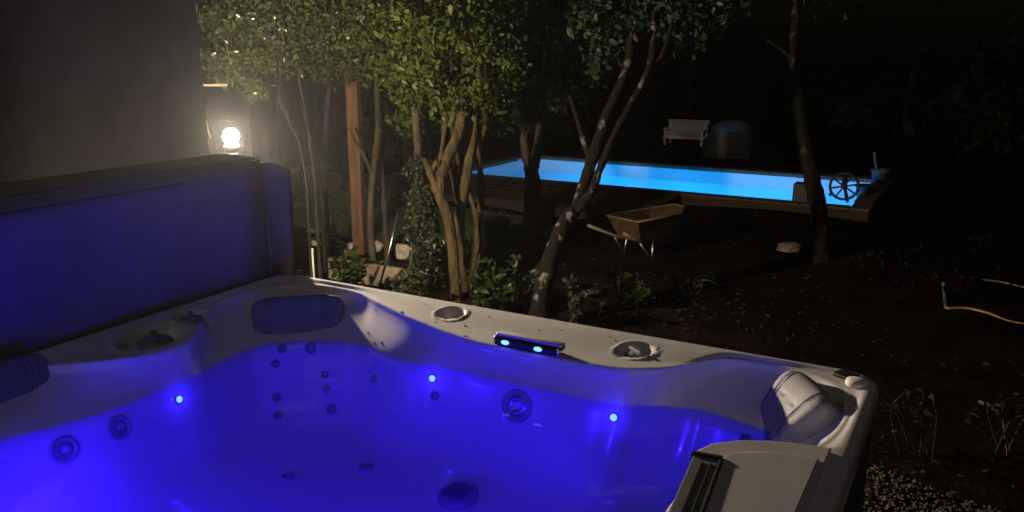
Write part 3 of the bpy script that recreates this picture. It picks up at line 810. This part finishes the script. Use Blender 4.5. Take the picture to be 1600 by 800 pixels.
# ------------------------------------------------------------------ low plants
def plant(name, label, px, py, depth, rx, ry, n, leaf, mt, cat='plant', group=None, stems=7):
    C = atd(px, py, depth); s = depth / FPX
    t = empty(name, (C.x, C.y, 0), label, cat, group)
    pos = []; dirs = []; mb = MB()
    for k in range(stems):
        a = rng.uniform(0, 6.28); rr = rng.random() ** .5
        tip = C + CAMM @ Vector((math.cos(a) * rx * s * rr, math.sin(a) * ry * s * rr, rng.normal(0, rx * s * .4)))
        tip.z = max(tip.z, .08)
        b = Vector((C.x + rng.normal(0, .04), C.y + rng.normal(0, .04), -.02)); mid = b.lerp(tip, .5) + Vector((rng.normal(0, .03), rng.normal(0, .03), .06))
        c = curve_pts([b, mid, tip], 5); mb.tube([Vector(q) for q in c], [.005 * (1 - .12 * i / 2) for i in range(len(c))], 5, 0, False)
        for q in range(n // stems):
            tt = rng.uniform(.3, 1) * (len(c) - 1); i = int(min(tt, len(c) - 2)); pos.append(c[i] + (c[i + 1] - c[i]) * (tt - i) + rng.normal(0, .02, 3))
            v_ = rng.normal(0, 1, 3); v_[2] = abs(v_[2]) * .3 + .15; dirs.append(v_)
    V_, F_ = leaf_arrays(np.array(pos), leaf, .1, False, np.array(dirs))
    V_[:, 2] = np.maximum(V_[:, 2], .01)
    mb.build('stems', mt, t, True)
    f_ = link('foliage', fastmesh('foliage', V_, F_), mt, t); f_['kind'] = 'stuff'
    return t
for a in [('leafy low plant below the wooden post, nearest the tub corner', 545, 405, 5.6, 34, 18, 160, .085, 'leaf_mid'),
          ('small leafy plant beside the pale rocks by the cover flap', 515, 362, 7.0, 20, 14, 90, .07, 'leaf_mid'),
          ('low dark bush at the foot of the orange trunks', 760, 435, 5.3, 45, 28, 260, .06, 'leaf_mid'),
          ('bushy dark plant between the orange trunks and the leaning tree', 815, 425, 5.6, 40, 26, 240, .06, 'leaf_ivy'),
          ('sparse plant behind the far rim right of the leaning trunk', 905, 455, 5.2, 40, 22, 130, .05, 'leaf_ivy'),
          ('clump of pale tipped weeds in the soil below the wheelbarrow', 985, 450, 5.6, 50, 20, 160, .06, 'leaf_mid'),
          ('weed clump right of the wheelbarrow in dark soil', 1080, 445, 6.0, 40, 16, 90, .05, 'leaf_ivy'),
          ('weed tuft growing past the far right tub corner', 1440, 625, 3.6, 50, 22, 70, .036, 'leaf_ivy'),
          ('weed tuft at the right edge of the picture above the gravel', 1565, 640, 3.7, 45, 30, 70, .036, 'leaf_ivy'),
          ('dark creeping plant under the ivy trunk', 635, 430, 5.4, 30, 20, 150, .05, 'leaf_ivy')]:
    plant('low_plant', a[0], *a[1:8], M[a[8]], group='low plants behind the tub')

# ------------------------------------------------------------------ post, beam, shed
b = at(563, 392, 0)
post = empty('wooden_post', (b.x, b.y, 0), 'square orange-brown wooden post standing in the bed behind the lamp', 'post')
Mz = Matrix.Rotation(R(20), 3, 'Z')
MB().bbox((b.x, b.y, 1.25), (.10, .10, 2.6), .006, Mz).build('timber', M['wood_post'], post)
MB().bbox((b.x - .02, b.y, 1.55), (.16, .006, .10), .002, Mz).build('bracket', M['steel'], post) if False else None

sb = at(500, 262, 0)
shed = empty('garden_shed', (sb.x, sb.y, 0), 'dark teal board shed behind the thin stems at the left', 'shed')
p0, p1 = at(395, 262, 0), at(600, 258, 0); dv = (p1 - p0); L_ = dv.length; ang = math.atan2(dv.y, dv.x); Mz = Matrix.Rotation(ang, 3, 'Z'); nb = 14
bo = mesh('board', *(lambda m_: (m_.v, m_.f))(MB().bbox((0, 0, 1.0), (L_ / nb - .012, .03, 2.0), .004)))
bo.materials.append(M['shed_wood'])
for k in range(nb):
    q = p0 + dv * ((k + .5) / nb)
    o = bpy.data.objects.new('board', bo); col.objects.link(o); o.parent = shed
    o.location = (q.x - sb.x, q.y - sb.y, 0); o.rotation_euler = (0, 0, ang)
c = p0 + dv * .5; back = Mz @ Vector((0, 1.0, 0))
MB().box((c.x + back.x * .52, c.y + back.y * .52, .98), (L_ - .02, .98, 1.95), Mz).build('shed_body', M['shed_wood'], shed)
MB().bbox((c.x + back.x * .4, c.y + back.y * .4, 2.06), (L_ + .3, 1.7, .10), .01, Mz @ Matrix.Rotation(R(6), 3, 'X')).build('roof', M['shed_roof'], shed)

# ------------------------------------------------------------------ pool
pool = empty('swimming_pool', ((PX0 + PX1) / 2, (PY0 + PY1) / 2, 0), 'long rectangular swimming pool lit bright blue across the garden', 'swimming pool')
ZB, ZPW = -1.15, -.12
def quadgrid(a, b, c, d, nu=8, nv=4):
    a, b, c, d = map(Vector, (a, b, c, d)); v = []; f = []
    for j in range(nv + 1):
        for i in range(nu + 1): v.append(a.lerp(b, i / nu).lerp(d.lerp(c, i / nu), j / nv))
    for j in range(nv):
        for i in range(nu): f.append((j * (nu + 1) + i, j * (nu + 1) + i + 1, (j + 1) * (nu + 1) + i + 1, (j + 1) * (nu + 1) + i))
    return v, f
mb = MB()
x0, x1, y0, y1 = PX0, PX1, PY0, PY1; zt = ZC - .03
for q in (((x0, y0, ZB), (x1, y0, ZB), (x1, y1, ZB), (x0, y1, ZB)), ((x0, y1, zt), (x1, y1, zt), (x1, y1, ZB), (x0, y1, ZB)), ((x0, y0, ZB), (x1, y0, ZB), (x1, y0, zt), (x0, y0, zt)),
          ((x0, y0, zt), (x0, y1, zt), (x0, y1, ZB), (x0, y0, ZB)), ((x1, y0, ZB), (x1, y1, ZB), (x1, y1, zt), (x1, y0, zt))): mb.add(*quadgrid(*q))
mb.build('basin', M['liner'], pool)
for k in range(4):      # entry steps at the left end
    w_ = .34; xa = x0 + .002; xb = x0 + w_ * (4 - k)
    MB().bbox(((xa + xb) / 2, (y0 + y1) / 2, ZB + (k + .5) * .22 + .004 * k), (xb - xa, y1 - y0 - .006, .22), .02).build('step', M['liner'], pool)
# coping stones
cw, cl_ = .20, .50
def coping(cx, cy, sx, sy): MB().bbox((cx, cy, ZC - .022), (sx, sy, .05), .008).build('coping_stone', M['coping'], pool)
nx_ = 10; sx_ = (x1 - x0) / nx_
for k in range(nx_):
    coping(x0 + (k + .5) * sx_, y1 + cw / 2 - .02, sx_ - .006, cw)
    coping(x0 + (k + .5) * sx_, y0 - cw / 2 + .02, sx_ - .006, cw)
ny_ = 5; sy_ = (y1 - y0 + .32) / ny_
for k in range(ny_):
    yy = y0 - .16 + (k + .5) * sy_
    coping(x0 - cw / 2 + .014, yy, cw, sy_ - .006) if 0 < k < ny_ - 1 else coping(x0 - cw / 2 - .002, yy, cw - .006, sy_ - .006)
    coping(x1 + cw / 2 - .014, yy, cw, sy_ - .006) if 0 < k < ny_ - 1 else coping(x1 + cw / 2 + .002, yy, cw - .006, sy_ - .006)
v, f = quadgrid((x0 + .001, y0 + .001, ZPW), (x1 - .001, y0 + .001, ZPW), (x1 - .001, y1 - .001, ZPW), (x0 + .001, y1 - .001, ZPW), 2, 2)
tag(link('pool_water', mesh('pool_water', v, f), M['pool_water']), 'still bright blue water of the swimming pool', 'water', kind='structure')
CYAN = (.018, .43, 1.0)
for px_, pw in ((x0 + .55, 120), (x0 + 1.9, 125), (x0 + 3.2, 130), (x1 - .5, 130)):
    fitp = Vector((px_, y0 + .012, -.225))
    fi = MB().lathe(fitp, [(.10, -.01), (.10, .015), (.085, .025), (.0008, .03)], 20, frame_from(Vector((0, 1, 0)))).build('pool_light', M['pool_led'], pool, True)
    ld = bpy.data.lights.new('pool_lamp', 'SPOT'); ld.energy = pw; ld.color = CYAN; ld.shadow_soft_size = 0; ld.spot_size = R(112); ld.spot_blend = .35
    lo = bpy.data.objects.new('pool_lamp', ld); col.objects.link(lo); lo.location = fitp + Vector((0, .05, 0)); lo.rotation_euler = (-Vector((0, 1, -.85))).to_track_quat('Z', 'Y').to_euler(); setparent(lo, pool)

# deck in front of the pool
deck = empty('pool_deck', (-3.2, 7.2, 0), 'raised brown timber deck along the near side of the pool', 'deck')
dx0, dx1, dy0, dy1 = -5.6, -1.75, 6.75, PY0 - .19
npl = 11; pw_ = (dy1 - dy0) / npl
pm = mesh('plank', *(lambda m_: (m_.v, m_.f))(MB().bbox((0, 0, 0), (dx1 - dx0, pw_ - .010, .028), .004))); pm.materials.append(M['deck'])
for k in range(npl):
    o = bpy.data.objects.new('plank', pm); col.objects.link(o); o.parent = deck
    o.location = ((dx0 + dx1) / 2 + rng.normal(0, .012) + 3.2, dy0 + (k + .5) * pw_ - 7.2, ZC - .012 + rng.normal(0, .0015))
MB().bbox(((dx0 + dx1) / 2, dy0 - .016, ZC - .075), (dx1 - dx0, .026, .13), .004).build('fascia_board', M['deck'], deck)
MB().bbox(((dx1 + x1 + .2) / 2, PY0 - .20, ZC - .075), (x1 + .2 - dx1, .03, .13), .004).build('edge_board', M['deck'], deck)
MB().box(((dx0 + dx1) / 2, (dy0 + dy1) / 2, ZC - .10), (dx1 - dx0 - .1, dy1 - dy0 - .06, .10)).build('joists', M['old_wood'], deck)

# ------------------------------------------------------------------ wheelbarrow
a, b = Vector((-1.33, 5.20, .36)), Vector((-1.08, 5.86, .36)); dv = b - a; ang = math.atan2(dv.y, dv.x); L_ = dv.length
wb = empty('wheelbarrow', ((a.x + b.x) / 2, (a.y + b.y) / 2, 0), 'rusty wheelbarrow with orange tray standing on the soil before the pool', 'wheelbarrow', rz=ang)
def wl(p_): return wb.matrix_world @ Vector(p_)
bpy.context.view_layer.update()
def wpart(mb, name, mt, smooth=False):
    o = link(name, mesh(name, mb.v, mb.f, smooth), mt); o.parent = wb; return o
h = L_ / 2; w0 = .17
rim = [(-h, -w0, .36), (h * .55, -w0, .36), (h * 1.05, -.06, .385), (h * 1.05, .06, .385), (h * .55, w0, .36), (-h, w0, .36)]
bot = [(-h * .72, -w0 * .72, .17), (h * .30, -w0 * .72, .17), (h * .45, -.05, .18), (h * .45, .05, .18), (h * .30, w0 * .72, .17), (-h * .72, w0 * .72, .17)]
inn = [(x * .97, y * .96, z - .004) for x, y, z in rim]; ib = [(x * .97, y * .96, z + .012) for x, y, z in bot]
vv = rim + bot + inn + ib; n6 = 6
ff = [(k, (k + 1) % 6, 6 + (k + 1) % 6, 6 + k)[::-1] for k in range(6)] + [tuple(range(6, 12))[::-1]] + [(12 + k, 12 + (k + 1) % 6, 18 + (k + 1) % 6, 18 + k) for k in range(6)] + [tuple(range(18, 24))] + [(k, (k + 1) % 6, 12 + (k + 1) % 6, 12 + k) for k in range(6)]
wpart(MB().add(vv, ff), 'tray', M['rust'])
wpart(MB().tube(rim + [rim[0]], .010, 6), 'rim_tube', M['rust_dark'], True)
for s_ in (-1, 1):
    wpart(MB().tube([(-h * 1.55, s_ * .20, .30), (-h * .7, s_ * .14, .17), (h * .9, s_ * .07, .11)], .013, 7), 'handle', M['old_wood'], True)
    wpart(MB().tube([(-h * .35, s_ * .14, .17), (-h * .42, s_ * .16, .0)], .012, 7), 'leg', M['steel'], True)
    wpart(MB().tube([(-h * .80, s_ * .14, .17), (-h * .42, s_ * .16, .01)], .009, 7), 'brace', M['steel'], True)
Mw = Matrix.Rotation(R(90), 3, 'X')
wh = wpart(MB().lathe((h * .95, 0, .115), [(.085, -.022), (.112, -.018), (.115, 0), (.112, .018), (.085, .022)], 20, Mw), 'wheel', M['rubber'], True)
hubm = MB().lathe((h * .95, 0, .115), [(.02, -.04), (.02, .04)], 10, Mw, True)
for k in range(5): hubm.tube([(h * .95, 0, .115), (h * .95 + .09 * math.cos(k * 1.257), 0, .115 + .09 * math.sin(k * 1.257))], .006, 5)
hb = link('hub', mesh('hub', hubm.v, hubm.f), M['steel']); hb.parent = wh

# ------------------------------------------------------------------ stones, log, boards, stakes
def rock(label, px, py, wpx, hpx, z=0, mt='stone', name='rock', cat='rock', group=None):
    c = at(px, py, 0); d = (c - CAM).dot(CAMM @ Vector((0, 0, -1))); s = d / FPX
    bm = bmesh.new(); bmesh.ops.create_icosphere(bm, subdivisions=2, radius=1)
    ph = rng.uniform(0, 6, 3)
    for v_ in bm.verts:
        q = v_.co; k = 1 + .16 * math.sin(q.x * 3 + ph[0]) * math.sin(q.y * 2.7 + ph[1]) + .10 * math.sin(q.z * 5 + ph[2]) + random.uniform(-.05, .05)
        v_.co = Vector((q.x * k * wpx / 2 * s, q.y * k * wpx / 2 * s * .8, q.z * k * hpx * .5 * s + hpx * .3 * s))
    me = bpy.data.meshes.new(name); bm.to_mesh(me); bm.free()
    o = link(name, me, M[mt]); o.location = (c.x, c.y, z); o.rotation_euler = (0, 0, rng.uniform(0, 6)); tag(o, label, cat, group); return o
g_ = 'edging stones of the planted bed'
rock('pale stone at the left end of the bed edging by the cover flap', 495, 383, 16, 14, group=g_)
rock('flat grey stone second from the left in the bed edging', 530, 385, 24, 12, group=g_)
rock('small flat stone in the bed edging just left of the wooden post', 550, 388, 18, 11, group=g_)
rock('orange-lit stone in the bed edging right of the wooden post', 590, 390, 18, 18, group=g_)
rock('rounded stone in the bed edging at the foot of the saplings', 608, 392, 14, 16, group=g_)
rock('large pale layered stone left of the ivy trunk', 628, 402, 34, 28, group=g_)
rock('small pale flat stone on the lawn beside the cover flap', 499, 313, 14, 5, group=g_)
rock('faint brown stone in the dark soil left of the right trunk', 1232, 392, 34, 18, mt='old_wood')
rock('grey stone behind the wooden post at the lawn edge', 545, 277, 14, 12)
c = at(522, 298, 0)
lg = empty('log', (c.x, c.y, 0), 'sawn log lying on the lawn with its orange cut end showing', 'log')
d1 = (at(548, 282, 0) - c); d1.normalize(); r_ = .115
MB().tube([c + Vector((0, 0, r_)), c + d1 * .5 + Vector((0, 0, r_)), c + d1 * 1.0 + Vector((0, 0, r_))], r_, 16, .04).build('bark', M['bark_grey'], lg, False)
MB().tube([c - d1 * .006 + Vector((0, 0, r_)), c + d1 * .0 + Vector((0, 0, r_))], r_ * .93, 16).build('cut_end', M['rust'], lg)
a, b = at(513, 432, 0), at(640, 452, 0); dv = b - a; Mz = Matrix.Rotation(math.atan2(dv.y, dv.x), 3, 'Z'); c = (a + b) / 2
o = MB().bbox((c.x, c.y, .07), (dv.length, .035, .16), .004, Mz).build('bed_board', M['old_wood']); tag(o, 'low timber board edging the planted bed behind the tub', 'board')
o = MB().tube([atd(621, 335, 6.0), atd(610, 385, 5.7), at(592, 450, 0)], .008, 8).build('metal_rod', M['steel'], None, True); tag(o, 'thin metal rod leaning in the planted bed near the pale stone', 'rod')
def stake(label, px, y0_, y1_, wpx, mt, depth=None):
    c = at(px, y1_, 0); d = depth or (c - CAM).dot(CAMM @ Vector((0, 0, -1))); t_ = atd(px, y0_, d)
    o = MB().bbox((c.x, c.y, t_.z / 2), (wpx * d / FPX, wpx * d / FPX, t_.z), .004).build('stake', M[mt]); tag(o, label, 'stake'); return o
stake('short dark stake in front of the black bucket', 748, 328, 436, 9, 'rubber')
stake('brown stake far behind the ivy trunk', 635, 200, 262, 6, 'wood_post')
stake('thin pale stake beside the pale stone by the cover flap', 490, 385, 435, 3.5, 'white_paint')
c = at(775, 385, 0)
bk = empty('bucket', (c.x, c.y, 0), 'black bucket on the grass right of the short dark stake', 'bucket')
MB().lathe(c, [(.0008, .004), (.10, .004), (.13, .24), (.138, .24), (.138, .25), (.125, .25), (.10, .02), (.0008, .02)], 20).build('body', M['black_plastic'], bk, True)
MB().tube([c + Vector((.13 * math.cos(t_), .02, .24 + .11 * math.sin(t_))) for t_ in np.linspace(0, math.pi, 9)], .004, 6).build('handle', M['steel'], bk, True)
# bits beside the wall end
o = MB().tube([atd(315, 168, 3.75), atd(331, 217, 3.75)], .0085, 6).build('stick', M['old_wood']); tag(o, 'pale stick leaning against the wall end beside the lamp', 'stick')
o = MB().bbox((0, 0, 0), (.19, .014, .014), .003).build('rail', M['old_wood']); o.location = atd(331, 133, 5.2); o.rotation_euler = (0, 0, YAW); tag(o, 'thin pale horizontal rail above the lamp', 'rail')

# ------------------------------------------------------------------ things round the pool
c = at(1071, 226, 0)
bn = empty('garden_bench', (c.x, c.y, 0), 'white cushioned garden bench beyond the far side of the pool', 'bench', rz=R(4) + 0)
def bpart(mb, name, mt='white_paint', parent=None, smooth=False):
    o = link(name, mesh(name, mb.v, mb.f, smooth), M[mt]); o.parent = parent or bn; return o
BW = .74
bpart(MB().bbox((0, .16, .40), (BW, .03, .075), .008), 'top_rail')
bpart(MB().bbox((0, .155, .305), (BW * .96, .10, .11), .02), 'back_cushion')
bpart(MB().bbox((-.03, -.04, .20), (BW * .86, .34, .11), .025), 'seat_cushion')
bpart(MB().bbox((0, -.02, .135), (BW, .40, .03), .006), 'seat')
for s_ in (-1, 1):
    bpart(MB().bbox((s_ * BW * .47, -.02, .285), (.045, .40, .03), .006), 'armrest')
    for y_ in (-.19, .16): bpart(MB().bbox((s_ * BW * .45, y_, .135 + (.06 if y_ > 0 else 0)), (.04, .04, .27 + (.12 if y_ > 0 else 0)), .005), 'leg')
c = at(1137, 244, 0)
v = []; f = []; nn, mm = 20, 8
prof = [(1.0, 0), (1.0, .12), (.97, .25), (.90, .38), (.76, .49), (.5, .555), (.22, .575), (.002, .58)]
for r_, z in prof:
    for k in range(nn):
        t_ = k * 2 * math.pi / nn; sx = .40 if math.cos(t_) < 0 else .30
        shear = -.10 * (1 - z / .58) * (1 if math.cos(t_) < 0 else .2)
        v.append((r_ * sx * math.cos(t_) + .08 + shear * abs(math.cos(t_)) + .03 * math.sin(5 * t_ + z * 6) * (1 - z), r_ * .34 * math.sin(t_), z))
for i in range(len(prof) - 1):
    for k in range(nn): f.append((i * nn + k, i * nn + (k + 1) % nn, (i + 1) * nn + (k + 1) % nn, (i + 1) * nn + k))
o = link('covered_mound', mesh('covered_mound', v, f, True), M['tarp']); o.location = (c.x, c.y, 0); o.rotation_euler = (0, 0, YAW); tag(o, 'rounded grey tarpaulin cover behind the pool right of the bench', 'tarpaulin')
c = at(1167, 246, 0); o = MB().tube([(c.x, c.y, 0), (c.x, c.y, .42)], .014, 8).build('short_post', M['old_wood']); tag(o, 'short thin post right of the grey tarpaulin', 'post')

# black box on the coping
c = at(1258, 317, ZC); o = MB().bbox((c.x, c.y + .05, ZC + .105), (.26, .20, .20), .012).build('equipment_box', M['black_plastic']); tag(o, 'black box on the pool edge left of the slender trunk', 'box')
# cover roller with hand wheel
c = at(1319, 318, ZC); wr = .142; wc = atd(1319, 291, (c - CAM).dot(CAMM @ Vector((0, 0, -1))))
rl = empty('cover_roller', (c.x, c.y, ZC), 'pool cover roller with a dark spoked hand wheel at the right pool end', 'cover roller')
nrm = (CAM - wc); nrm.z = 0; nrm.normalize(); Mx = frame_from(nrm)
whl = MB().tube([wc + Mx @ Vector((wr * math.cos(t_), wr * math.sin(t_), 0)) for t_ in np.linspace(0, 2 * math.pi, 29)], .014, 8, 0, False).build('hand_wheel', M['black_plastic'], rl, True)
MB().lathe(wc, [(.0008, .025), (.034, .022), (.034, -.022), (.0008, -.025)], 14, Mx).build('hub', M['black_plastic'], whl, True)
for k in range(8):
    t_ = k * math.pi / 4 + .2
    MB().tube([wc + Mx @ Vector((.025 * math.cos(t_), .025 * math.sin(t_), 0)), wc + Mx @ Vector((wr * math.cos(t_), wr * math.sin(t_), 0))], .010, 6).build('spoke', M['black_plastic'], whl)
MB().tube([wc, wc - nrm * .9], .03, 10).build('axle', M['steel'], rl, True)
MB().tube([wc - nrm * .06, Vector((wc.x - nrm.x * .06 + .05, wc.y - nrm.y * .06, ZC))], .018, 8).build('stand', M['black_plastic'], rl, True)
# pots
def pot(label, px, py, r_, h_, mt):
    c = at(px, py, .0); t_ = empty('plant_pot', (c.x, c.y, 0), label, 'pot', 'pots at the right end of the pool')
    MB().lathe(c, [(.0008, .003), (r_ * .7, .003), (r_ * .95, h_ * .9), (r_ * 1.06, h_ * .9), (r_ * 1.06, h_), (r_ * .9, h_), (r_ * .85, h_ * .8)], 18).build('body', M[mt], t_, True)
    MB().lathe(c, [(r_ * .86, h_ * .85), (r_ * .5, h_ * .88), (.0008, h_ * .89)], 18).build('earth', M['soil'], t_, True)
pot('tall grey pot right of the hand wheel holding a pale stick', 1372, 300, .10, .28, 'pot')
pot('low grey pot just right of the hand wheel', 1350, 316, .11, .20, 'pot')
c = at(1372, 300, 0); o = MB().tube([(c.x - .04, c.y, .25), (c.x - .09, c.y, .48)], .014, 8).build('garden_stick', M['tarp']); tag(o, 'short white stick standing in the tall grey pot', 'stick')
o = rock('tiny pale stone at the pool edge left of the hand wheel', 1296, 319, 7, 6, ZC)

# ------------------------------------------------------------------ hoses
c = [(*at(px, py, 0.012)[:2], .012) for px, py in ((1478, 482), (1510, 482), (1545, 490), (1575, 502), (1610, 508), (1680, 515))]
c = curve_pts(c, 6); o = MB().tube([Vector(q) for q in c], .011, 8).build('yellow_hose', M['hose'], None, True); tag(o, 'yellow garden hose lying on the soil at the right edge', 'hose')
c = curve_pts([(*at(1478, 482, .01)[:2], .015), (*at(1474, 468, 0)[:2], .05), (*at(1470, 478, 0)[:2], .16)], 6)
MB().tube([Vector(q) for q in c], .012, 8).build('hose_connector', M['hose_grey'], o, True)
c = [(*at(px, py, 0.012)[:2], .012) for px, py in ((1535, 438), (1565, 441), (1600, 449), (1660, 462))]
o = MB().tube([Vector(q) for q in curve_pts(c, 6)], .010, 8).build('grey_hose', M['hose_grey'], None, True); tag(o, 'thin grey hose on the soil behind the yellow hose', 'hose')

# ------------------------------------------------------------------ damp night air (steam and mist that glows round the lamp)
hz = bpy.data.materials.new('haze'); hz.use_nodes = True
n = hz.node_tree.nodes; n.remove(n['Principled BSDF'])
pv = n.new('ShaderNodeVolumePrincipled'); pv.inputs['Density'].default_value = 0.0013; pv.inputs['Anisotropy'].default_value = .78
pv.inputs['Color'].default_value = (.85, .87, .9, 1)
hz.node_tree.links.new(pv.outputs[0], n['Material Output'].inputs['Volume'])
mb = MB(); mb.box((0, 50, 3.0), (184, 184, 10.0)); o = mb.build('haze', hz); tag(o, 'thin damp mist hanging in the night air', 'haze', kind='stuff')
